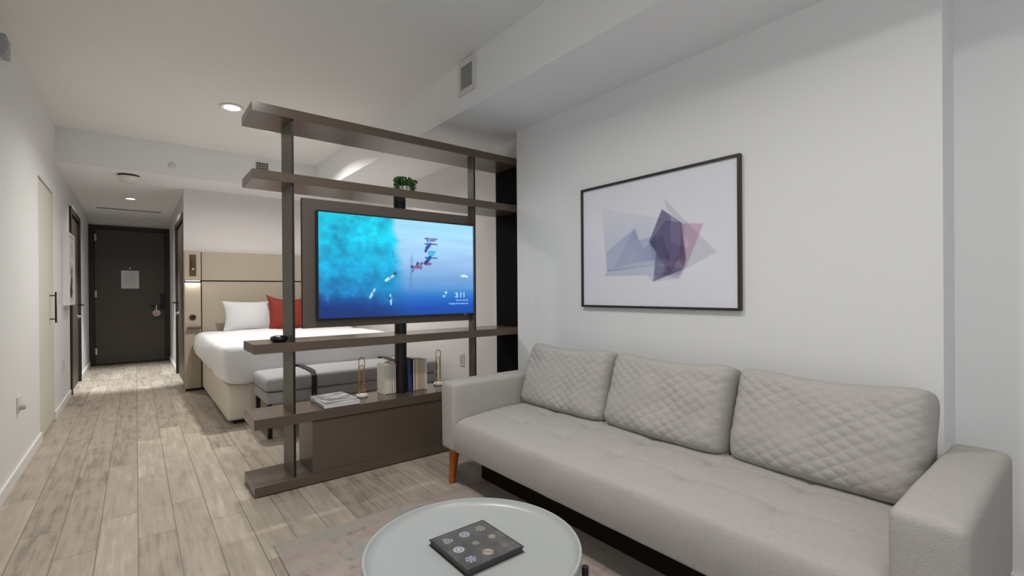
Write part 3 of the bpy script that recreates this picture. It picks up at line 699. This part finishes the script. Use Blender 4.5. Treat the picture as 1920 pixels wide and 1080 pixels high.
def hem(v, n):
    # duvet: sides flare out, hem rises towards the head, soft scallops
    if v.co.z < .48:
        f = (.48 - v.co.z) / .15
        s = (v.co.y - 4.48) / 1.9
        v.co.z += f * (.115 * max(0, s) ** .8) * (1 if v.co.x < 1.0 else 0) + f * .012 * math.sin(v.co.y * 9) * (1 if n.x < -.3 else 0) + f * .010 * math.sin(v.co.x * 8) * (1 if n.y < -.3 else 0)
    if v.co.x < .75:
        s = min(1, max(0, (v.co.y - 4.6) / .9)); zz = math.exp(-((v.co.z - .52) / .13) ** 2)
        v.co.x -= .035 * zz * s
    # vertical folds
    if n.x < -.4: v.co.x += .006 * math.sin(v.co.y * 21 + v.co.z * 4)
    if n.y < -.4: v.co.y += .006 * math.sin(v.co.x * 17 + v.co.z * 5)
obj('duvet', puff_box(.545, 2.18, 4.475, 6.44, .345, .675, .07, 6, amp=.020, sc=3.4, seed=4.2, bulge=.01, hem=hem), M_linen, t, smooth=True)
def plump(w, h, th, m, name, label, cat, loc, lean, rz=0, pinch=.07, amp=.006, seed=0, p=2.2, q=1.7, group=None, sag=.0):
    def dsp(x, z): return noise.noise(Vector((x * 7 + seed, z * 7, seed))) * amp
    bm = pillow(w, h, th, p, q, 44, 32, dsp, pinch, 0, sag)
    o = obj(name, bm, m, None, label=label, cat=cat, group=group, smooth=True, local=True)
    o.location = loc; o.rotation_euler = (-lean, 0, rz)
    return o
plump(.60, .36, .17, M_pil, 'bed_pillow', 'white bed pillow standing left of the rust cushion', 'pillow', (1.06, 6.20, .672), math.radians(12), seed=1, pinch=.11, group='white bed pillows')
plump(.60, .36, .17, M_pil, 'bed_pillow', 'white bed pillow hidden mostly behind the television', 'pillow', (1.80, 6.20, .672), math.radians(12), seed=5, pinch=.05, group='white bed pillows')
plump(.50, .44, .15, M_rust, 'accent_cushion', 'rust red velvet cushion standing upright against the pillows', 'cushion', (1.445, 6.03, .672), math.radians(16), seed=9, pinch=.12, sag=.05)
# headboard
HY = 6.50
t = thing('headboard', 'wide beige upholstered wall-mounted headboard with side panels', 'headboard', (1.36, 6.53, 0))
HX0, HXs, HX1 = .428, .583, 2.365; ZSM, ZT = 1.257, 1.597
box('main_panel', HXs + .012, HX1, HY, YH - .002, .03, ZSM - .007, M_fab, t, .004)
box('top_panel', HXs + .012, HX1, HY, YH - .002, ZSM + .007, ZT, M_fab, t, .004)
box('side_panel', HX0, HXs, HY - .03, YH - .002, .03, ZSM - .022, M_fab, t, .004)
box('side_panel', HX0, HXs, HY - .05, YH - .002, ZSM + .0, ZT, M_fab, t, .004)
box('led_strip', HX0 + .01, HXs - .01, HY - .046, HY - .034, ZSM - .006, ZSM - .001, M_led, t, 0, label='glowing strip under the upper side panel')
box('channel', HX0 + .004, HX1 - .01, HY + .02, YH - .002, .0, ZT - .01, mat('seam_brown', '2a221c', .8), t, 0)
area('bedside_glow', ((HX0 + HXs) / 2, HY - .055, ZSM - .01), (math.radians(-12), 0, 0), .13, .012, .35, (1, .95, .85))
t = thing('reading_lamp', 'small bronze reading light set in the side panel of the headboard', 'lamp', (.505, HY - .05, 1.3))
box('back_plate', .474, .538, HY - .056, HY - .0502, 1.31, 1.555, M_bronze, t, .002)
bm = bmesh.new(); tube(bm, [(.506, HY - .074, 1.50), (.506, HY - .076, 1.39)], .014, 16)
obj('lamp_head', bm, M_bronze, t, smooth=True, autos=40)
obj('lamp_lens', lathe(bmesh.new(), [(.010, 0), (.010, -.004)], (.506, HY - .076, 1.39), 16), mat('small_lens', 'fff2d8', .4, emit=1.5), t)
t = thing('round_switch', 'round bronze control with black centre on the headboard side panel', 'switch', (.504, HY - .03, .8))
obj('bezel', lathe(bmesh.new(), [(.034, 0), (.034, -.006), (.028, -.008)], (.504, HY - .0302, .840), 32, 'y'), M_bronze, t, smooth=True, autos=40)
obj('socket', lathe(bmesh.new(), [(.024, -.008), (.022, -.010), (.0001, -.010)], (.504, HY - .0302, .840), 32, 'y'), M_black, t)
t = thing('wall_ledge', 'tiny bronze ledge below the round control beside the bed', 'shelf', (.515, HY - .06, .7))
box('ledge_board', .448, .579, HY - .085, HY - .0305, .712, .730, M_bronze, t, .003)
box('lip', .448, .579, HY - .085, HY - .081, .728, .738, M_bronze, t, .001)

# bench -------------------------------------------------------------------
t = thing('bench', 'grey upholstered bench with black leather straps at the foot of the bed', 'bench', (1.48, 4.2, 0))
NX0, NX1, NY0, NY1 = .765, 2.23, 3.935, 4.43
obj('frame', puff_box(NX0, NX1, NY0, NY1, .262, .345, .012, 3, amp=.001), M_bench, t, smooth=True, autos=50)
obj('seat_cushion', puff_box(NX0 - .004, NX1 + .004, NY0 - .006, NY1 + .004, .352, .462, .042, 6, amp=.004, sc=3, bulge=.012), M_bench, t, smooth=True)
for x in (NX0 + .025, NX1 - .025):
    for y in (NY0 + .03, NY1 - .03):
        box('leg', x - .016, x + .016, y - .016, y + .016, 0, .264, M_black, t, .002)
for x in (1.105, 1.86):
    prof = [(NY0 - .012, .275), (NY0 - .012, .345), (NY0 - .020, .40), (NY0 - .012, .448), (NY0 + .03, .480), (NY0 + .12, .486), (NY1 - .12, .486), (NY1 - .03, .480), (NY1 + .012, .448), (NY1 + .016, .40), (NY1 + .006, .345), (NY1 + .006, .275)]
    bm = bmesh.new(); A = []
    for i, (y, z) in enumerate(prof):
        pv = prof[max(0, i - 1)]; nx_ = prof[min(len(prof) - 1, i + 1)]
        tg_ = Vector((0, nx_[0] - pv[0], nx_[1] - pv[1])).normalized(); nn = Vector((0, -tg_.z, tg_.y)) * .004
        A.append([bm.verts.new((x - .02, y, z)), bm.verts.new((x + .02, y, z)), bm.verts.new(Vector((x + .02, y, z)) + nn), bm.verts.new(Vector((x - .02, y, z)) + nn)])
    for a, b in zip(A, A[1:]):
        for i in range(4): bm.faces.new((a[i], a[(i + 1) % 4], b[(i + 1) % 4], b[i]))
    bm.faces.new(A[0]); bm.faces.new(A[-1][::-1]); bmesh.ops.recalc_face_normals(bm, faces=bm.faces)
    s = obj('strap', bm, M_leather, t, label='black leather strap')
    obj('rivet', lathe(bmesh.new(), [(.006, 0), (.006, -.003), (.0001, -.004)], (x, NY0 - .0165, .30), 14, 'y'), M_steel, s)

# ------------------------------------------------------------------ sofa
SX0, SX1 = 1.385, 2.20
SYF, SYN = 2.405, .180       # far and near ends
t = thing('sofa', 'long pale grey fabric sofa with boxy arms and orange wooden legs', 'sofa', (1.8, 1.29, 0))
def arm(y0, y1):
    bm = bmesh.new(); bx(bm, SX0 - .006, 2.14, y0, y1, .205, .588, .024, 4)
    for _ in range(4):
        L = [e for e in bm.edges if e.calc_length() > .07]
        if not L: break
        bmesh.ops.subdivide_edges(bm, edges=L, cuts=1, use_grid_fill=True)
    cx, cy = 1.76, (y0 + y1) / 2
    for v in bm.verts:
        if v.co.z > .5: v.co.z += .010 * (1 - ((v.co.y - cy) / .08) ** 2) * (1 - abs((v.co.x - cx) / .4) ** 4)
        v.co += Vector((noise.noise(v.co * 5), noise.noise(v.co * 5 + Vector((9, 0, 0))), noise.noise(v.co * 6))) * .0025
    return bm
obj('arm', arm(2.265, SYF), M_sofa, t, smooth=True); obj('arm', arm(SYN, .322), M_sofa, t, smooth=True)
# seat: profile swept along y with tufting
def seat_bm(y0, y1):
    prof = []
    R = .032; x0 = SX0; zb, zf = .205, .392
    prof += [(1.99, zb), (x0 + .02, zb)]
    for i in range(5): a = PI * 1.5 - PI / 2 * i / 4; prof.append((x0 + .016 + .016 * math.cos(a), zb + .016 + .016 * math.sin(a)))
    for i in range(1, 7): z = zb + .016 + (zf - R - zb - .016) * i / 6; prof.append((x0 - .010 * math.sin(PI * i / 6.5), z))
    for i in range(1, 7): a = PI - PI / 2 * i / 6; prof.append((x0 + R + R * math.cos(a), zf - R + R * math.sin(a)))
    nt = 60
    for i in range(1, nt + 1): x = x0 + R + (1.99 - x0 - R) * i / nt; prof.append((x, zf + .034 * (1 - math.exp(-(x - x0) * 6))))
    ny = 300; bm = bmesh.new(); V = []
    seams = [y0 + (y1 - y0) * k / 6 for k in range(1, 6)]
    xs = (1.60, 1.80)
    for j in range(ny + 1):
        y = y0 + (y1 - y0) * j / ny; row = []
        e = min(y - y0, y1 - y); end = .022 * math.exp(-e / .02)
        for (x, z) in prof:
            d = 0
            if z > zf - .03:
                top = 1
                g = max(math.exp(-((y - s) / .012) ** 2) for s in seams)
                gl = max(math.exp(-((x - s) / .012) ** 2) for s in xs)
                gp = max(math.exp(-(((y - s) / .045) ** 2 + ((x - q) / .045) ** 2)) for s in seams for q in xs)
                near = min(1, max(0, (x - x0 - .0) / .10))
                d = .0045 * g * near + .003 * gl + .014 * gp
                d += .003 * noise.noise(Vector((x * 9, y * 9, 0)))
                z2 = z - d - end
            else:
                z2 = z; 
            xx = x + .0025 * noise.noise(Vector((0, y * 7, z * 9)))
            row.append(bm.verts.new((xx, y, z2)))
        V.append(row)
    grid_faces(bm, V); bm.faces.new(V[0]); bm.faces.new(V[-1][::-1])
    # bottom closing
    for a, b in zip(V, V[1:]): bm.faces.new((a[0], b[0], b[-1], a[-1]))
    bmesh.ops.recalc_face_normals(bm, faces=bm.faces)
    return bm
obj('seat', seat_bm(.324, 2.263), M_sofa, t, smooth=True, autos=60)
box('under_seat_shade', 1.585, 2.12, .36, 2.29, .0065, .204, mat('seat_shade_brown', '1e1712', .8, spec=.1), t, .002)  # dark block added to stand in for the deep shade under the seat
obj('backrest', puff_box(2.06, 2.19, .36, 2.26, .25, .62, .04, 4, amp=.003), M_sofa, t, smooth=True)
for x, sy_, yy in ((1.435, 1, 2.345), (1.435, -1, .24), (2.08, 1, 2.345), (2.08, -1, .24)):
    bm = bmesh.new(); lathe(bm, [(.017, 0), (.019, .01), (.030, .20), (.030, .212)], (0, 0, 0), 20)
    for v in bm.verts: v.co.x += (.2 - v.co.z) * (-.06 if x < 1.8 else .06); v.co.y += (.2 - v.co.z) * .06 * sy_; v.co.x += x; v.co.y += yy
    if sy_ < 0:
        for v in bm.verts:
            if v.co.z < .0065: v.co.z = .0065
    obj('leg', bm, M_oak, t, label='tapered orange wooden leg', smooth=True, autos=50)
# back cushions
def quilt(x, z):
    a, b = .034, .022
    wv = .006 * noise.noise(Vector((x * 11, z * 11, 4)))
    u = ((x + wv) / a + z / b) * PI * .5; v = ((x + wv) / a - z / b) * PI * .5
    g = (abs(math.sin(u)) * abs(math.sin(v))) ** .6
    am = .0042 * (.75 + .9 * noise.noise(Vector((x * 5 + 3, z * 5, 2)))) * (1.15 - .6 * max(0, z / .2))
    return am * g + .018 * noise.noise(Vector((x * 4, z * 4, 1.3)))
def back_cushion(y0, y1, label, rz=0., seed=0., h=.405, xb=1.915, dz=0.):
    w = y1 - y0
    def q(x, z): return quilt(x, z) + .010 * noise.noise(Vector((x * 9 + seed, z * 9, seed))) + .006 * noise.noise(Vector((x * 8 + seed, z * 26, seed))) * abs(x / .33) ** 2
    bm = pillow(w + .012, h, .215, 7., 2.6, 190, 120, q, .02, 7., .028)
    o = obj('back_cushion', bm, M_sofa, None, label=label, cat='cushion', group='quilted back cushions on the sofa', smooth=True, local=True)
    o.location = (xb, (y0 + y1) / 2, .398 + dz)
    # local -y must face -X : rotate -90 about z, lean back
    o.rotation_euler = Matrix.Rotation(math.radians(-90) + rz, 4, 'Z').to_euler()
    o.matrix_world = Matrix.Translation(o.location) @ Matrix.Rotation(math.radians(-90) + rz, 4, 'Z') @ Matrix.Rotation(math.radians(-17), 4, 'X')
    return o
back_cushion(1.620, 2.262, 'quilted pale grey sofa back cushion at the far end, by the divider', .03, 1.)
back_cushion(.972, 1.612, 'quilted pale grey sofa back cushion in the middle', -.02, 5.)
back_cushion(.335, .962, 'quilted pale grey sofa back cushion beside the near arm', -.03, 9.)

# picture above the sofa -----------------------------------------------------
t = thing('framed_artwork', 'black framed abstract print of overlapping purple, blue and pink shapes', 'picture', (XE, 1.57, 1.0))
py0, py1, pz0, pz1 = 1.075, 2.096, 1.003, 1.752; fw = .013; X1 = XE - .026
obj('frame', boxes([(X1, XE - .0005, py0, py0 + fw, pz0, pz1), (X1, XE - .0005, py1 - fw, py1, pz0, pz1), (X1, XE - .0005, py0 + fw, py1 - fw, pz0, pz0 + fw), (X1, XE - .0005, py0 + fw, py1 - fw, pz1 - fw, pz1)], .001), mat('frame_black', '2a2221', .4), t)
box('backing', X1 + .012, XE - .0005, py0 + fw, py1 - fw, pz0 + fw, pz1 - fw, M_white, t, 0)
# photo crop px -> print uv (S to the right as seen, T up)
def aq(x, y):
    u = (x - 123) / (1056. - 123)
    uu = u * 3.03 / (u * 3.03 + (1 - u) * 2.25)   # undo foreshortening
    top = 290 + (100 - 290) * u; bot = 972 + (1006 - 972) * u
    return uu, 1 - (y - top) / (bot - top)
def art_fn(S, T):
    c = np.zeros(S.shape + (3,)); c[...] = (.89, .89, .925)
    def P(pts, col, a, grad=None):
        nonlocal c
        pp = [aq(*p) for p in pts]; m = poly_mask(S * 1.36, T, [(p[0] * 1.36, p[1]) for p in pp], .006) * a
        if grad == 'r': m = m * np.clip((S - min(p[0] for p in pp)) / (max(p[0] for p in pp) - min(p[0] for p in pp)), .35, 1)
        if grad == 'b': m = m * np.clip(1.15 - (T - min(p[1] for p in pp)) / (max(p[1] for p in pp) - min(p[1] for p in pp)), .3, 1)
        if grad == 't': m = m * np.clip((T - min(p[1] for p in pp)) / (max(p[1] for p in pp) - min(p[1] for p in pp)), .25, 1)
        c = c * (1 - m[..., None]) + c * np.array(col) * m[..., None]
    P([(232, 392), (560, 452), (735, 500), (735, 700), (560, 740), (262, 775)], (.70, .76, .87), .5, 'b')
    P([(262, 655), (432, 515), (455, 590), (560, 560), (560, 740), (262, 775)], (.58, .62, .78), .45, 't')
    P([(432, 515), (480, 640), (600, 560), (640, 700), (380, 730), (300, 760)], (.50, .54, .74), .4, 'r')
    P([(245, 800), (270, 765), (540, 740), (720, 760), (700, 800), (540, 800)], (.72, .76, .86), .5)
    P([(595, 405), (712, 485), (740, 710), (720, 768), (540, 838), (560, 660), (515, 600)], (.48, .46, .58), .62)
    P([(595, 405), (650, 440), (640, 800), (560, 820), (520, 600)], (.52, .46, .66), .45, 't')
    P([(520, 600), (620, 470), (712, 485), (730, 640), (640, 800)], (.60, .50, .66), .4)
    P([(612, 340), (720, 460), (800, 540), (925, 665), (740, 765), (540, 838), (760, 620), (700, 500), (615, 385)], (.76, .78, .82), .42)
    P([(712, 490), (845, 495), (790, 630), (735, 765), (700, 720)], (.86, .64, .74), .55)
    P([(640, 600), (735, 640), (730, 770), (700, 825), (600, 800)], (.82, .66, .76), .4)
    P([(500, 800), (720, 765), (690, 825), (540, 840)], (.78, .78, .86), .4)
    return c
raster('print', (X1 + .0115, py1 - fw, pz0 + fw), (0, -(py1 - py0 - 2 * fw), 0), (0, 0, pz1 - pz0 - 2 * fw), 300, 220, art_fn, M_print, t)

# ------------------------------------------------------------------ rug
def rug_mat():
    m = bpy.data.materials.new('faded_rug'); m.use_nodes = True; nt = m.node_tree; n = nt.nodes; L = nt.links; b = n['Principled BSDF']
    g = n.new('ShaderNodeNewGeometry')
    def nz(scale, det, sc=(1, 1, 1)):
        mp = n.new('ShaderNodeMapping'); mp.inputs['Scale'].default_value = sc; L.new(g.outputs['Position'], mp.inputs[0])
        t = n.new('ShaderNodeTexNoise'); t.inputs['Scale'].default_value = scale; t.inputs['Detail'].default_value = det; t.inputs['Roughness'].default_value = .65; L.new(mp.outputs[0], t.inputs[0]); return t.outputs['Fac']
    r = n.new('ShaderNodeValToRGB'); L.new(nz(3.2, 6, (1, 1.6, 1)), r.inputs[0]); e = r.color_ramp.elements
    e[0].position = .3; e[0].color = (*lin('948382'), 1); e[1].position = .72; e[1].color = (*lin('9b9990'), 1)
    for p, c in ((.42, 'a59590'), (.5, 'a79e93'), (.58, '9c9a94')): x = e.new(p); x.color = (*lin(c), 1)
    r2 = n.new('ShaderNodeValToRGB'); L.new(nz(17, 5), r2.inputs[0]); r2.color_ramp.elements[0].position = .54; r2.color_ramp.elements[1].position = .66
    mx = n.new('ShaderNodeMix'); mx.data_type = 'RGBA'; L.new(r2.outputs[0], mx.inputs[0]); L.new(r.outputs[0], mx.inputs[6]); mx.inputs[7].default_value = (*lin('777a80'), 1)
    r3 = n.new('ShaderNodeValToRGB'); L.new(nz(1.7, 3), r3.inputs[0]); r3.color_ramp.elements[0].position = .45; r3.color_ramp.elements[1].position = .6; r3.color_ramp.elements[0].color = (0, 0, 0, 1); r3.color_ramp.elements[1].color = (.8, .8, .8, 1)
    m2 = n.new('ShaderNodeMix'); m2.data_type = 'RGBA'; L.new(r3.outputs[0], m2.inputs[0]); L.new(r.outputs[0], m2.inputs[6]); L.new(mx.outputs[2], m2.inputs[7])
    L.new(m2.outputs[2], b.inputs['Base Color']); b.inputs['Roughness'].default_value = .95; b.inputs['Specular IOR Level'].default_value = .1
    bp = n.new('ShaderNodeBump'); bp.inputs['Strength'].default_value = .4; bp.inputs['Distance'].default_value = .002; L.new(nz(300, 2), bp.inputs['Height']); L.new(bp.outputs[0], b.inputs['Normal'])
    return m
box('area_rug', .46, 2.15, -.9, 2.262, .0005, .006, rug_mat(), None, .001, 1, label='thin faded grey and pink patterned rug under the sofa and coffee table', cat='rug')

# ------------------------------------------------------------------ coffee table
tx, ty, tr = .709, 1.064, .2905
t = thing('coffee_table', 'round white tray-top coffee table on dark legs', 'coffee table', (tx, ty, .006))
obj('tray_top', lathe(bmesh.new(), [(.0001, .366), (tr - .035, .366), (tr - .010, .372), (tr - .002, .392), (tr, .416), (tr - .002, .420), (tr - .008, .420), (tr - .013, .412), (tr - .022, .405), (tr - .028, .403), (.0001, .403)], (tx, ty, 0), 128), M_table, t, smooth=True, autos=50)
for k in range(4):
    a = math.radians(-52 + 90 * k); ca, sa = math.cos(a), math.sin(a)
    bm = bmesh.new(); tube(bm, [(tx + ca * (tr + .008), ty + sa * (tr + .008), .398), (tx + ca * (tr + .008), ty + sa * (tr + .008), .355), (tx + ca * (tr + .030), ty + sa * (tr + .030), .007)], .009, 12)
    obj('leg', bm, M_black, t, smooth=True, autos=60)
def cov_fn(S, T):
    v = vnoise(S * 6, T * 6, 41, 4); g = .30 + (v - .5) * .18 + .06 * S
    c = np.stack([g * 1.0, g * .985, g * .98], -1)
    cols = {(0, 2): (.66, .66, .74), (1, 2): (.64, .65, .70), (2, 2): (.62, .58, .54), (0, 1): (.70, .74, .78), (1, 1): (.62, .62, .55), (2, 1): (.66, .60, .53), (0, 0): (.68, .67, .78), (1, 0): (.66, .60, .53), (2, 0): (.50, .46, .45)}
    for (i, j), col in cols.items():
        cx, cy = .2 + .3 * i, .2 + .3 * j; dx, dy = S - cx, T - cy; r = np.hypot(dx, dy); a = np.arctan2(dy, dx)
        k = (i * 3 + j) % 4; R = .085 if (i, j) not in ((2, 0), (1, 1), (2, 1)) else .06
        if k == 0: pat = .6 + .4 * np.cos(6 * a)
        elif k == 1: pat = np.where((r > R * .35) & (r < R * .6), .35, 1.)
        elif k == 2: pat = .55 + .45 * np.cos(3 * a + 1) * np.cos(r * 90)
        else: pat = np.where(abs(dx + dy) < .014, .3, 1.)
        m = np.clip((R - r) / .01, 0, 1) * pat * .9
        c = c * (1 - m[..., None]) + np.array(col) * m[..., None]
    b = (S < .025) | (S > .975) | (T < .025) | (T > .975); c[b] *= .6
    return c
t = thing('cover_book', 'square dark grey book with nine round motifs on the coffee table', 'book', (.72, 1.065, .4035))
box('pages', .630, .806, .974, 1.160, .4055, .4165, mat('dark_pages', '4a4541', .7), t, .0005, 1)
box('cover', .627, .809, .971, 1.163, .4165, .4190, mat('cover_charcoal', '35343a', .4), t, .0005, 1)
box('back_cover', .627, .809, .971, 1.163, .4032, .4055, MATS['cover_charcoal'], t, .0005, 1)
raster('cover_print', (.628, .972, .4194), (.180, 0, 0), (0, .190, 0), 150, 160, cov_fn, M_print, t)
